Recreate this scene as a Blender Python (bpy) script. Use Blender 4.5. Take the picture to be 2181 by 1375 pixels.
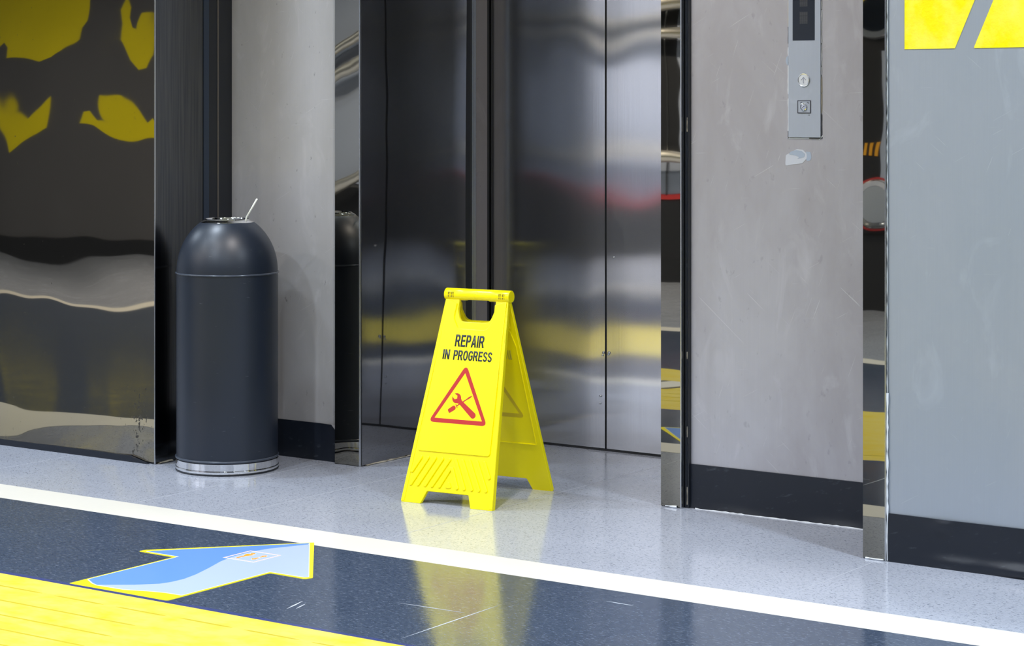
import bpy, bmesh, math, random
from mathutils import Vector, Matrix, noise as mnoise
random.seed(7)
R = math.radians
SC = bpy.context.scene
COL = SC.collection
for o in list(bpy.data.objects):
    bpy.data.objects.remove(o)

# ------------------------------------------------------------ camera, world, lamps, exposure
cam_d = bpy.data.cameras.new('camera'); cam = bpy.data.objects.new('camera', cam_d); COL.objects.link(cam)
cam.location = (0, 0, 1.15); cam.rotation_euler = (R(90), 0, R(34.8))
cam_d.sensor_width = 36; cam_d.lens = 4650 / 2181 * 36; cam_d.shift_y = -475.5 / 2181
cam_d.clip_start = .05; cam_d.clip_end = 100
SC.camera = cam
SC.view_settings.view_transform = 'Standard'; SC.view_settings.look = 'None'
SC.view_settings.gamma = 1; SC.view_settings.use_curve_mapping = False
SC.view_settings.exposure = -0.50
SC.cycles.max_bounces = 8; SC.cycles.glossy_bounces = 5; SC.cycles.diffuse_bounces = 4
SC.cycles.caustics_reflective = False; SC.cycles.caustics_refractive = False
SC.cycles.sample_clamp_indirect = 4
SC.cycles.use_denoising = True

W = bpy.data.worlds.new('world'); SC.world = W; W.use_nodes = True
W.node_tree.nodes['Background'].inputs[0].default_value = (.80, .88, 1, 1)
W.node_tree.nodes['Background'].inputs[1].default_value = .75

CEIL = 2.75
def lamp(x, y, power, color, size=.22, spread=150):
    d = bpy.data.lights.new('downlight_or_extra', 'AREA'); d.shape = 'DISK'; d.size = size; d.energy = power; d.color = color
    d.spread = R(spread)
    o = bpy.data.objects.new('downlight_or_extra', d); COL.objects.link(o); o.location = (x, y, CEIL - .03)
    return o
BL, WH, WM, WP = (.74, .86, 1), (.90, .95, 1), (1, .93, .85), (1, .94, .92)
for x, y, p, c in ((-5.15, 4.62, 36, BL), (-3.2, 4.2, 46, WP), (-1.1, 4.35, 74, BL), (1.0, 4.3, 36, BL), (-7.4, 4.5, 50, BL),
                   (-4.05, 1.8, 84, BL), (-5.9, 1.8, 44, WM), (-2.0, 1.8, 62, BL), (0.2, 1.8, 44, WH), (-8.0, 1.8, 44, WH), (-.6, 0.1, 40, WH),
                   (-5.0, 0.2, 30, WM), (-3.0, 0.2, 30, WH), (-7.2, 0.0, 110, WM), (-8.4, 0.0, 110, WM), (-4.9, 3.6, 16, BL), (-5.8, 3.2, 18, BL), (-4.2, 3.2, 16, WP), (-9.6, 0.4, 40, WH), (-11.6, 0.6, 66, WH), (-11.6, 3.4, 36, WH), (-13.8, 1.5, 36, WH)):  # extra lamps added over rails and bin, brightening panel, rails and dome
    lamp(x, y, p, c, .15)

# ------------------------------------------------------------ helpers
def link(name, me, m=None, parent=None):
    o = bpy.data.objects.new(name, me); COL.objects.link(o)
    if m is not None:
        for k in (m if isinstance(m, (list, tuple)) else [m]): me.materials.append(k)
    if parent is not None: o.parent = parent
    return o
def tag(o, label=None, cat=None, group=None, kind=None):
    if label: o['label'] = label
    if cat: o['category'] = cat
    if group: o['group'] = group
    if kind: o['kind'] = kind
    return o
def empty(name, loc, rz=0):
    o = bpy.data.objects.new(name, None); COL.objects.link(o); o.location = loc; o.rotation_euler = (0, 0, rz); o.empty_display_size = .1
    return o
def from_bm(name, bm, m, parent=None, smooth=False):
    me = bpy.data.meshes.new(name); bmesh.ops.recalc_face_normals(bm, faces=bm.faces); bm.to_mesh(me); bm.free()
    if smooth:
        for p in me.polygons: p.use_smooth = True
    return link(name, me, m, parent)
def add_box(bm, x0, x1, y0, y1, z0, z1):
    v = [bm.verts.new(p) for p in ((x0,y0,z0),(x1,y0,z0),(x1,y1,z0),(x0,y1,z0),(x0,y0,z1),(x1,y0,z1),(x1,y1,z1),(x0,y1,z1))]
    for f in ((0,3,2,1),(4,5,6,7),(0,1,5,4),(1,2,6,5),(2,3,7,6),(3,0,4,7)): bm.faces.new([v[i] for i in f])
def box(name, x0, x1, y0, y1, z0, z1, m, parent=None, bev=0):
    bm = bmesh.new(); add_box(bm, x0, x1, y0, y1, z0, z1)
    if bev: bmesh.ops.bevel(bm, geom=bm.edges[:], offset=bev, segments=2, affect='EDGES', profile=.5)
    return from_bm(name, bm, m, parent)
def prism(name, pts, plane, d0, d1, m, parent=None, bev=0):
    """extrude polygon pts (a, b): plane 'xy' -> z in d0..d1; 'xz' -> y in d0..d1"""
    bm = bmesh.new()
    P = (lambda a, b, d: (a, b, d)) if plane == 'xy' else (lambda a, b, d: (a, d, b))
    lo = [bm.verts.new(P(a, b, d0)) for a, b in pts]; hi = [bm.verts.new(P(a, b, d1)) for a, b in pts]
    n = len(pts); bm.faces.new(lo); top = bm.faces.new(hi)
    for i in range(n): bm.faces.new((lo[i], lo[(i+1) % n], hi[(i+1) % n], hi[i]))
    bmesh.ops.recalc_face_normals(bm, faces=bm.faces)
    if bev:
        e = [e for e in bm.edges if all(v in hi for v in e.verts) or all(v in lo for v in e.verts)]
        bmesh.ops.bevel(bm, geom=e, offset=bev, segments=2, affect='EDGES', profile=.5)
    return from_bm(name, bm, m, parent)
def rounded(pts, r, n=5):
    """round the corners of a polygon; r one number or a list"""
    out = []; N = len(pts)
    for i in range(N):
        p = Vector(pts[i]).to_2d(); a = Vector(pts[i-1]).to_2d(); b = Vector(pts[(i+1) % N]).to_2d()
        ri = r[i] if isinstance(r, (list, tuple)) else r
        if ri <= 0: out.append(tuple(p)); continue
        da, db = (a-p), (b-p); la, lb = da.length, db.length; da.normalize(); db.normalize()
        ang = max(.05, math.acos(max(-1, min(1, da.dot(db)))))
        t = min(ri / math.tan(ang/2), la*.48, lb*.48)
        s, e = p+da*t, p+db*t
        for k in range(n+1):
            u = k/n; out.append(tuple(s*(1-u)**2 + p*2*u*(1-u) + e*u*u))
    return out
def lathe(name, prof, m, parent=None, seg=96, smooth_ang=35):
    bm = bmesh.new(); rings = []
    for r, z in prof:
        rings.append([bm.verts.new((r*math.cos(2*math.pi*k/seg), r*math.sin(2*math.pi*k/seg), z)) for k in range(seg)] if r > 1e-6 else [bm.verts.new((0, 0, z))])
    for a, b in zip(rings, rings[1:]):
        for k in range(seg):
            k2 = (k+1) % seg
            if len(a) == 1 and len(b) == 1: continue
            if len(a) == 1: bm.faces.new((a[0], b[k2], b[k]))
            elif len(b) == 1: bm.faces.new((a[k], a[k2], b[0]))
            else: bm.faces.new((a[k], a[k2], b[k2], b[k]))
    bmesh.ops.recalc_face_normals(bm, faces=bm.faces)
    for f in bm.faces: f.smooth = True
    for e in bm.edges:
        if len(e.link_faces) == 2 and e.calc_face_angle(0) > R(smooth_ang): e.smooth = False
    me = bpy.data.meshes.new(name); bm.to_mesh(me); bm.free()
    return link(name, me, m, parent)
def tube_bm(bm, pts, r, seg=12, caps=True):
    rings = []
    for i, p in enumerate(pts):
        p = Vector(p)
        t = (Vector(pts[min(i+1, len(pts)-1)]) - Vector(pts[max(i-1, 0)])).normalized()
        a = t.cross(Vector((0, 0, 1)))
        if a.length < 1e-3: a = t.cross(Vector((1, 0, 0)))
        a.normalize(); b = t.cross(a)
        rings.append([bm.verts.new(p + (a*math.cos(2*math.pi*k/seg) + b*math.sin(2*math.pi*k/seg))*r) for k in range(seg)])
    for A, B in zip(rings, rings[1:]):
        for k in range(seg): bm.faces.new((A[k], A[(k+1) % seg], B[(k+1) % seg], B[k])).smooth = True
    if caps: bm.faces.new(rings[0]); bm.faces.new(rings[-1])
def tube(name, pts, r, m, parent=None, seg=12):
    bm = bmesh.new(); tube_bm(bm, pts, r, seg); return from_bm(name, bm, m, parent)
def sheet(name, x0, x1, z0, z1, nx, nz, fy, m, parent=None, th=.003):
    """upright sheet facing -Y, front surface at y = fy(x, z), with a rim back to fy + th"""
    bm = bmesh.new(); g = []
    for j in range(nz+1):
        z = z0 + (z1-z0)*j/nz
        g.append([bm.verts.new((x0+(x1-x0)*i/nx, fy(x0+(x1-x0)*i/nx, z), z)) for i in range(nx+1)])
    for j in range(nz):
        for i in range(nx): bm.faces.new((g[j][i], g[j][i+1], g[j+1][i+1], g[j+1][i])).smooth = True
    ring = g[0][:] + [g[j][nx] for j in range(1, nz+1)] + g[nz][-2::-1] + [g[j][0] for j in range(nz-1, 0, -1)]
    back = [bm.verts.new((v.co.x, v.co.y + th, v.co.z)) for v in ring]
    n = len(ring)
    for i in range(n):
        bm.faces.new((ring[(i+1) % n], ring[i], back[i], back[(i+1) % n]))
    for e in bm.edges:
        if len(e.link_faces) == 2 and not (e.link_faces[0].smooth and e.link_faces[1].smooth): e.smooth = False
    me = bpy.data.meshes.new(name); bm.to_mesh(me); bm.free()
    return link(name, me, m, parent)
def _arc(cx, cy, rx, ry, a0, a1, n=14, e=1.0):
    out = []
    for i in range(n+1):
        a = R(a0 + (a1-a0)*i/n); c, q = math.cos(a), math.sin(a)
        out.append((cx + rx*math.copysign(abs(c)**e, c), cy + ry*math.copysign(abs(q)**e, q)))
    return out
def _stroke(p, t):
    L, Rr = [], []
    for i in range(len(p)):
        a = Vector(p[max(0, i-1)]); c = Vector(p[min(len(p)-1, i+1)]); d = (c-a).normalized(); n = Vector((-d.y, d.x))*t
        L.append(tuple(Vector(p[i])+n)); Rr.append(tuple(Vector(p[i])-n))
    return L + Rr[::-1]
GLYPH = {
 'I': [[(0, 0), (.155, 0), (.155, 1), (0, 1)]],
 'N': [[(0, 0), (0, 1), (.16, 1), (.43, .37), (.43, 1), (.575, 1), (.575, 0), (.42, 0), (.145, .63), (.145, 0)]],
 'E': [[(0, 0), (0, 1), (.53, 1), (.53, .85), (.155, .85), (.155, .60), (.49, .60), (.49, .45), (.155, .45), (.155, .15), (.55, .15), (.55, 0)]],
 'P': [[(0, 0), (0, 1), (.31, 1)] + _arc(.31, .70, .25, .30, 85, -85, 12, .8) + [(.31, .40), (.155, .40), (.155, 0)], [(.155, .855), (.30, .855)] + _arc(.30, .70, .095, .155, 80, -80, 8, .8) + [(.30, .545), (.155, .545)]],
 'R': [[(0, 0), (0, 1), (.33, 1)] + _arc(.33, .715, .245, .285, 85, -60, 12, .8) + [(.435, .44), (.50, .33), (.625, 0), (.455, 0), (.36, .27), (.30, .385), (.24, .415), (.155, .415), (.155, 0)], [(.155, .855), (.32, .855)] + _arc(.32, .71, .095, .145, 80, -80, 8, .8) + [(.32, .56), (.155, .56)]],
 'A': [[(0, 0), (.225, 1), (.385, 1), (.61, 0), (.445, 0), (.40, .22), (.205, .22), (.16, 0)], [(.235, .365), (.372, .365), (.304, .74)]],
 'O': [_arc(.31, .5, .31, .515, 0, 345, 30, .9), _arc(.31, .5, .155, .37, 0, 345, 24, .9)],
 'G': [_arc(.31, .5, .31, .515, 28, 316, 26, .9) + [(.60, .17), (.60, .54), (.32, .54), (.32, .395), (.445, .395), (.445, .25)] + _arc(.31, .5, .155, .37, 312, 40, 22, .9)],
 'S': [_stroke(_arc(.275, .735, .195, .195, 8, 235, 16) + [(.29, .495)] + _arc(.285, .265, .205, .195, 52, -170, 16), .073)],
}
def text_mesh(name, body, x0, x1, z0, z1, y, m, parent, mirror=False, dy=-.0004):
    """condensed sign lettering from closed outlines, filled as a flat curve and given a thickness"""
    cu = bpy.data.curves.new(name, 'CURVE'); cu.dimensions = '2D'; cu.fill_mode = 'BOTH'; cu.offset = .016
    adv = 0
    for ch in body:
        w = max(p[0] for o in GLYPH[ch] for p in o)
        for o in GLYPH[ch]:
            sp = cu.splines.new('POLY'); sp.points.add(len(o)-1); sp.use_cyclic_u = True
            for q, p in zip(sp.points, o): q.co = (p[0]+adv, p[1], 0, 1)
        adv += w + .10
    t = bpy.data.objects.new('tmp', cu); COL.objects.link(t); bpy.context.view_layer.update()
    me = bpy.data.meshes.new_from_object(t.evaluated_get(bpy.context.evaluated_depsgraph_get()))
    bpy.data.objects.remove(t); bpy.data.curves.remove(cu)
    xs = [v.co.x for v in me.vertices]; ys = [v.co.y for v in me.vertices]
    a, b, c, d = min(xs), max(xs), min(ys), max(ys)
    for v in me.vertices:
        u = (v.co.x-a)/(b-a)
        v.co = (x0+(x1-x0)*u, y, z0+(z1-z0)*(v.co.y-c)/(d-c))
    bm = bmesh.new(); bm.from_mesh(me)
    r = bmesh.ops.extrude_face_region(bm, geom=bm.faces[:])
    for v in r['geom']:
        if isinstance(v, bmesh.types.BMVert): v.co.y += dy
    bmesh.ops.recalc_face_normals(bm, faces=bm.faces)
    bm.to_mesh(me); bm.free(); me.materials.clear(); me.name = name
    return link(name, me, m, parent)

# ------------------------------------------------------------ materials
class N:
    def __init__(s, name):
        s.m = bpy.data.materials.new(name); s.m.use_nodes = True; s.t = s.m.node_tree; s.b = s.t.nodes['Principled BSDF']
    def n(s, typ, **kw):
        x = s.t.nodes.new('ShaderNode'+typ)
        for k, v in kw.items(): setattr(x, k, v)
        return x
    def l(s, a, b): s.t.links.new(a, b)
    def set(s, **kw):
        for k, v in kw.items():
            k = k.replace('_', ' ')
            s.b.inputs[k].default_value = (*v, 1) if isinstance(v, tuple) and len(v) == 3 and 'Color' in k else v
        return s
    def co(s, scale=(1, 1, 1), loc=(0, 0, 0), rot=(0, 0, 0)):
        tc = s.n('TexCoord'); src = tc.outputs['Object']
        if any(rot):
            mr = s.n('Mapping'); s.l(src, mr.inputs[0]); mr.inputs['Rotation'].default_value = rot; src = mr.outputs[0]
        mp = s.n('Mapping'); s.l(src, mp.inputs[0])
        mp.inputs['Scale'].default_value = scale; mp.inputs['Location'].default_value = loc
        return mp.outputs[0]
    def noise(s, co, scale, detail=3, rough=.5, dist=0):
        x = s.n('TexNoise'); s.l(co, x.inputs['Vector']); x.inputs['Scale'].default_value = scale
        x.inputs['Detail'].default_value = detail; x.inputs['Roughness'].default_value = rough; x.inputs['Distortion'].default_value = dist
        return x.outputs['Fac']
    def ramp(s, f, p0, p1, v0=0., v1=1.):
        x = s.n('MapRange'); s.l(f, x.inputs[0]); x.inputs[1].default_value = p0; x.inputs[2].default_value = p1
        x.inputs[3].default_value = v0; x.inputs[4].default_value = v1; x.clamp = True; return x.outputs[0]
    def math(s, op, a, b=None):
        x = s.n('Math', operation=op)
        for i, v in enumerate((a, b)):
            if v is None: continue
            if isinstance(v, (int, float)): x.inputs[i].default_value = v
            else: s.l(v, x.inputs[i])
        return x.outputs[0]
    def mix(s, f, a, b):
        x = s.n('Mix', data_type='RGBA')
        for i, v in ((0, f), (6, a), (7, b)):
            if isinstance(v, (int, float)): x.inputs[i].default_value = v
            elif isinstance(v, tuple): x.inputs[i].default_value = (*v, 1)
            else: s.l(v, x.inputs[i])
        return x.outputs[2]
    def base(s, c): s.l(c, s.b.inputs['Base Color'])
    def rough(s, f): s.l(f, s.b.inputs['Roughness'])
    def bump(s, h, dist, strength=1.):
        x = s.n('Bump'); s.l(h, x.inputs['Height']); x.inputs['Distance'].default_value = dist; x.inputs['Strength'].default_value = strength
        s.l(x.outputs[0], s.b.inputs['Normal'])
def plain(name, col, rough=.5, metal=0, **kw):
    return N(name).set(Base_Color=col, Roughness=rough, Metallic=float(metal), **kw).m
def scratches(k, scale, rot, stretch, lo, hi):
    """sparse thin marks: stretched noise, thresholded"""
    return k.ramp(k.noise(k.co((stretch, 1, 1), rot=rot), scale, 2, .5), lo, hi)

def m_vinyl(name, base, fleck, light, wear, rough0=.10, mott=.45):
    k = N(name)
    big = k.noise(k.co(), 1.7, 4, .6)
    f1 = k.ramp(k.noise(k.co((1, 2.6, 1), rot=(0, 0, .5)), 95, 2, .55, .5), .615, .66)
    f2 = k.ramp(k.noise(k.co((1, 2.6, 1), (3, 1, 0), (0, 0, -.6)), 85, 2, .55, .5), .615, .66)
    l1 = k.ramp(k.noise(k.co((1, 2.8, 1), (7, 2, 0), (0, 0, .15)), 70, 2, .6, .7), .55, .66)
    c = k.mix(k.ramp(big, .3, .7, 0, 1), base, tuple(b*.86 for b in base))
    c = k.mix(k.math('MULTIPLY', l1, mott), c, light)
    c = k.mix(k.math('MULTIPLY', k.math('MAXIMUM', f1, f2), .8), c, fleck)
    s1 = k.ramp(k.noise(k.co((1, 34, 1), rot=(0, 0, .35)), 5, 3, .6), .69, .74)
    s2 = k.ramp(k.noise(k.co((1, 40, 1), (2, 5, 0), (0, 0, -1.0)), 4, 3, .6), .69, .74)
    c = k.mix(k.math('MULTIPLY', k.math('MAXIMUM', s1, s2), wear), c, light)
    k.base(c)
    k.rough(k.ramp(k.noise(k.co(), 9, 4, .6), .3, .7, rough0*.8, rough0*1.35))
    k.bump(k.noise(k.co(), 60, 3, .6), .0004, .35)
    k.set(IOR=1.5)
    return k.m
M = {}
M['vinyl_grey'] = m_vinyl('vinyl_grey', (.41, .435, .50), (.13, .145, .19), (.54, .57, .63), .25, .12, .3)
M['vinyl_dark'] = m_vinyl('vinyl_dark', (.055, .076, .118), (.020, .028, .048), (.15, .18, .24), .5, .12, .6)
k = N('paint_white'); k.base(k.mix(k.ramp(k.noise(k.co(), 3, 4), .35, .7), (.77, .74, .66), (.73, .70, .62))); k.set(Roughness=.22); k.bump(k.noise(k.co(), 80, 2), .0003, .3); M['paint_white'] = k.m
k = N('paint_yellow_floor'); k.base(k.mix(k.ramp(k.noise(k.co((1, 1.6, 1)), 9, 4, .6), .42, .7), (.80, .65, .12), (.80, .60, .035))); k.set(Roughness=.2); k.bump(k.noise(k.co(), 80, 2), .0003, .3); M['paint_yellow_floor'] = k.m
M['yellow_line'] = plain('yellow_line', (.50, .42, .03), .25)
M['navy_paint'] = plain('navy_paint', (.045, .06, .17), .2)
M['scuff_white'] = plain('scuff_white', (.50, .53, .58), .4)
M['seam_weld'] = plain('seam_weld', (.47, .49, .54), .25)

def m_mirror(name, col, rough, wave, scale=2.2, dirt=False, zst=1.0):
    k = N(name); k.set(Metallic=1., Roughness=rough)
    fine = k.ramp(k.noise(k.co((1, 1, 1)), 300, 2), .70, .75)
    c = k.mix(k.math('MULTIPLY', fine, .12), col, (.6, .6, .6))
    if dirt:
        tc = k.n('TexCoord'); sp = k.n('SeparateXYZ'); k.l(tc.outputs['Object'], sp.inputs[0])
        gx = k.math('POWER', k.math('DIVIDE', k.math('SUBTRACT', sp.outputs[0], -4.925), .045), 2)
        gz = k.math('POWER', k.math('DIVIDE', k.math('SUBTRACT', sp.outputs[2], .13), .15), 2)
        g = k.math('POWER', 2.718, k.math('MULTIPLY', k.math('ADD', gx, gz), -1.0))
        sp_ = k.ramp(k.math('ADD', k.noise(k.co((1, 1, .7)), 95, 3, .6), k.math('MULTIPLY', g, .16)), .70, .74)
        c = k.mix(k.math('MULTIPLY', sp_, .75), c, (.025, .025, .027))
        k.rough(k.ramp(sp_, 0, 1, rough, .4))
    k.base(c)
    k.bump(k.noise(k.co((1, 1, zst)), scale, 1, .4), wave, 1.)
    return k.m
M['mirror_column'] = m_mirror('mirror_column', (.34, .31, .255), .02, .0030, 2.6, True)
M['mirror_strip'] = m_mirror('mirror_strip', (.31, .295, .25), .015, .0003, 6.0)
M['mirror_jamb'] = m_mirror('mirror_jamb', (.37, .37, .38), .03, .003, 2.5)
k = N('dark_steel'); k.set(Metallic=1., Roughness=.16)
k.base(k.mix(k.ramp(k.noise(k.co((60, 60, 1.2)), 3, 4), .35, .7), (.10, .108, .12), (.15, .152, .155))); k.bump(k.noise(k.co((80, 80, 1)), 4, 3), .0002, .4); M['dark_steel'] = k.m
M['bright_edge'] = plain('bright_edge', (.62, .64, .66), .25, 1)
M['chrome'] = plain('chrome', (.80, .80, .80), .06, 1)
k = N('chrome_wavy'); k.set(Metallic=1., Base_Color=(.82, .82, .82), Roughness=.07); k.bump(k.noise(k.co((1, 1, .15)), 16, 2), .004, 1.); M['chrome_wavy'] = k.m

def m_panel(name, c0, c1, metal, rough, spots=0., scr=.5):
    k = N(name); k.set(Metallic=metal, Roughness=rough)
    big = k.noise(k.co((1, 1, .55)), 2.6, 5, .62, .4)
    grain = k.noise(k.co((120, 120, 1.5)), 3, 3)
    c = k.mix(k.ramp(big, .36, .64), c0, c1)
    c = k.mix(k.math('MULTIPLY', k.ramp(grain, .35, .65), .10), c, tuple(x*.75 for x in c0))
    smear = k.ramp(k.noise(k.co((1, 1, .45)), 9, 4, .6, 1.2), .58, .74)
    c = k.mix(k.math('MULTIPLY', smear, .30), c, tuple(min(1, x*1.35) for x in c0))
    s = None
    for i, (rot, sc) in enumerate(((.5, 6), (-.7, 5), (1.2, 7), (.05, 6))):
        q = k.ramp(k.noise(k.co((1, 1, 46), (i*3.1, 0, i*1.7), (0, rot, 0)), sc, 2, .5), .735, .765)
        s = q if s is None else k.math('MAXIMUM', s, q)
    c = k.mix(k.math('MULTIPLY', s, scr), c, (.75, .76, .78))
    if spots:
        sp = k.ramp(k.noise(k.co((1.5, 1.5, .9), (4, 0, 2)), 34, 3, .55), .67, .74)
        c = k.mix(k.math('MULTIPLY', sp, spots), c, tuple(x*.3 for x in c0))
    k.base(c)
    k.rough(k.ramp(big, .3, .7, rough*.85, rough*1.2))
    k.bump(k.noise(k.co((1, 1, .8)), 3.5, 2), .004, .5)
    return k.m
M['panel_bin'] = m_panel('panel_bin', (.45, .44, .445), (.37, .36, .355), .25, .42, .6, .2)
M['panel_call'] = m_panel('panel_call', (.405, .405, .44), (.325, .315, .335), .25, .42, .22, .3)
M['panel_right'] = m_panel('panel_right', (.34, .37, .42), (.30, .335, .385), .25, .40, .0, .2)
M['black_film'] = None
k = N('black_film'); k.base(k.mix(k.math('MULTIPLY', k.ramp(k.noise(k.co((1, 1, 3), rot=(0, .3, 0)), 28, 4, .6), .62, .75), .5), (.008, .011, .018), (.06, .07, .085))); k.set(Roughness=.40, Specular_IOR_Level=.4); k.bump(k.noise(k.co(), 14, 3), .004, .5); M['black_film'] = k.m
M['black_rubber'] = plain('black_rubber', (.010, .012, .016), .35)
M['blue_black'] = plain('blue_black', (.04, .055, .085), .3, .5)
M['caulk'] = plain('caulk', (.72, .75, .78), .5)
M['caulk_tan'] = plain('caulk_tan', (.42, .38, .30), .6)
M['seal_dark'] = plain('seal_dark', (.09, .08, .07), .5)
M['gap_black'] = plain('gap_black', (.004, .005, .007), .6)

def m_door():
    k = N('door_steel')
    tan = k.n('Tangent', direction_type='RADIAL', axis='Z')
    big = k.noise(k.co((1, 1, .6)), 3, 4, .6)
    grain = k.noise(k.co((160, 160, 1.)), 3, 3)
    c = k.mix(k.ramp(grain, .3, .7), (.60, .60, .61), (.68, .68, .69))
    c = k.mix(k.math('MULTIPLY', k.ramp(big, .55, .75), .25), c, (.66, .67, .68))
    k.base(c); k.set(Metallic=1., Roughness=.105, Anisotropic=1.0)
    k.l(tan.outputs[0], k.b.inputs['Tangent'])
    k.bump(k.noise(k.co((1, 1, 1.3)), 1.6, 1, .4), .006, 1.)
    g = k.n('BsdfAnisotropic'); g.inputs['Roughness'].default_value = .5; g.inputs['Anisotropy'].default_value = .5
    k.l(tan.outputs[0], g.inputs['Tangent']); k.l(c, g.inputs['Color'])
    mx = k.n('MixShader'); mx.inputs[0].default_value = .11
    k.l(k.b.outputs[0], mx.inputs[1]); k.l(g.outputs[0], mx.inputs[2])
    k.l(mx.outputs[0], k.t.nodes['Material Output'].inputs['Surface'])
    return k.m
M['door_steel'] = m_door()
M['frame_steel'] = m_panel('frame_steel', (.40, .375, .385), (.32, .30, .305), .35, .35, .35, .1)

k = N('sign_yellow'); k.base(k.mix(k.ramp(k.noise(k.co(), 6, 3), .3, .7), (.93, .80, .0), (.90, .77, .0))); k.set(Roughness=.33); k.bump(k.noise(k.co(), 40, 2), .0006, .2); k.set(Roughness=.27, Specular_IOR_Level=.38); M['sign_yellow'] = k.m
M['sign_black'] = plain('sign_black', (.012, .022, .028), .4)
M['sign_red'] = plain('sign_red', (.44, .006, .006), .4)
M['show_through'] = plain('show_through', (.60, .46, .0), .4)
M['show_through_dark'] = plain('show_through_dark', (.52, .45, .0), .4)

k = N('bin_black'); k.base(k.mix(k.math('MULTIPLY', k.ramp(k.noise(k.co((1, 1, 6)), 30, 2), .73, .76), .5), (.006, .011, .022), (.10, .11, .13))); k.set(Roughness=.40, Metallic=.0); k.rough(k.ramp(k.noise(k.co(), 5, 3), .3, .7, .36, .44)); k.set(Specular_IOR_Level=.6); M['bin_black'] = k.m
M['bin_bead'] = plain('bin_bead', (.05, .06, .08), .22)
M['straw_white'] = plain('straw_white', (.86, .87, .80), .5)
M['plate_steel'] = m_panel('plate_steel', (.42, .46, .53), (.38, .42, .49), .4, .38, 0, .05)
M['display_glass'] = plain('display_glass', (.012, .016, .024), .15)
M['matrix_grey'] = plain('matrix_grey', (.05, .053, .06), .5)
M['button_face'] = plain('button_face', (.66, .69, .73), .3, .3)
M['button_ring'] = plain('button_ring', (.88, .90, .93), .18, .8)
M['ink'] = plain('ink', (.03, .03, .045), .5)
M['patch_blue'] = plain('patch_blue', (.32, .38, .47), .4)
M['patch_white'] = plain('patch_white', (.48, .51, .57), .45)
k = N('decal_yellow'); k.base(k.mix(k.ramp(k.noise(k.co((1, 1, .6)), 14, 4, .6), .4, .7), (.92, .78, .0), (.93, .82, .09))); k.set(Roughness=.3); k.bump(k.noise(k.co(), 26, 4, .6), .004, .5); M['decal_yellow'] = k.m
M['arrow_yellow'] = plain('arrow_yellow', (.93, .80, .02), .2)
M['arrow_blue'] = plain('arrow_blue', (.135, .29, .70), .2)
M['arrow_pale'] = plain('arrow_pale', (.42, .51, .74), .2)
M['arrow_white'] = plain('arrow_white', (.66, .70, .76), .2)
M['picto_orange'] = plain('picto_orange', (.90, .36, .02), .3)
M['picto_pink'] = plain('picto_pink', (.90, .50, .40), .3)
M['opp_dark'] = plain('opp_dark', (.10, .097, .10), .6)
M['opp_grey'] = plain('opp_grey', (.36, .40, .49), .5)
M['rail_steel'] = plain('rail_steel', (.90, .85, .74), .32, 1)
M['opp_black'] = plain('opp_black', (.012, .013, .016), .5)
M['port_grey'] = plain('port_grey', (.34, .37, .42), .25)
M['opp_red'] = plain('opp_red', (.45, .03, .03), .5)
M['opp_yellow'] = plain('opp_yellow', (.86, .70, .0), .5)
M['opp_orange'] = plain('opp_orange', (.75, .35, .02), .5)
M['ceiling_grey'] = plain('ceiling_grey', (.42, .44, .48), .8)

# ------------------------------------------------------------ floor
floor = tag(box('floor', -17, 4, -1.3, 6.35, -.1, 0, M['vinyl_grey']), 'speckled light grey vinyl floor running up to the lift doors', 'floor', kind='structure')
box('white_stripe', -17, 4, 4.336, 4.491, 0, .0008, M['paint_white'], floor)
box('white_stripe', -17, 4, 1.15, 1.30, 0, .0008, M['paint_white'], floor)
box('dark_band', -17, 4, 3.64, 4.336, 0, .0006, M['vinyl_dark'], floor)
box('dark_band', -17, 4, 1.30, 2.62, 0, .0006, M['vinyl_dark'], floor)
box('dark_band', -17, -6.0, 2.62, 3.64, 0, .0006, M['vinyl_dark'], floor)
yb = box('yellow_band', -6.0, 4, 2.62, 3.644, 0, .0012, M['paint_yellow_floor'], floor)
# worn navy edge line
pts = []
x = -6.0
while x < 4: pts.append((x, 3.663 + random.uniform(-.004, .003))); x += random.uniform(.03, .12)
prism('navy_edge_line', [(-6.0, 3.644)] + [(4, 3.644), (4, 3.664)] + pts[::-1], 'xy', .0004, .0010, M['navy_paint'], floor)
for a, b, y in ((-3.942-.03, -3.798, 3.550), (-3.76, -3.599, 3.550), (-3.562, -3.403, 3.551), (-3.37, -3.211, 3.555), (-3.18, -3.02, 3.556), (-2.99, -2.83, 3.556),
                (-4.4, -3.396, 3.447), (-4.4, -3.369, 3.349), (-4.4, -3.355, 3.258), (-4.4, -3.30, 3.165)):
    prism('groove_line', [(a, y), (a+.02, y-.0035), (b-.02, y-.0035), (b, y), (b-.02, y+.0035), (a+.02, y+.0035)], 'xy', .0010, .0015, M['yellow_line'], yb)
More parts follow.
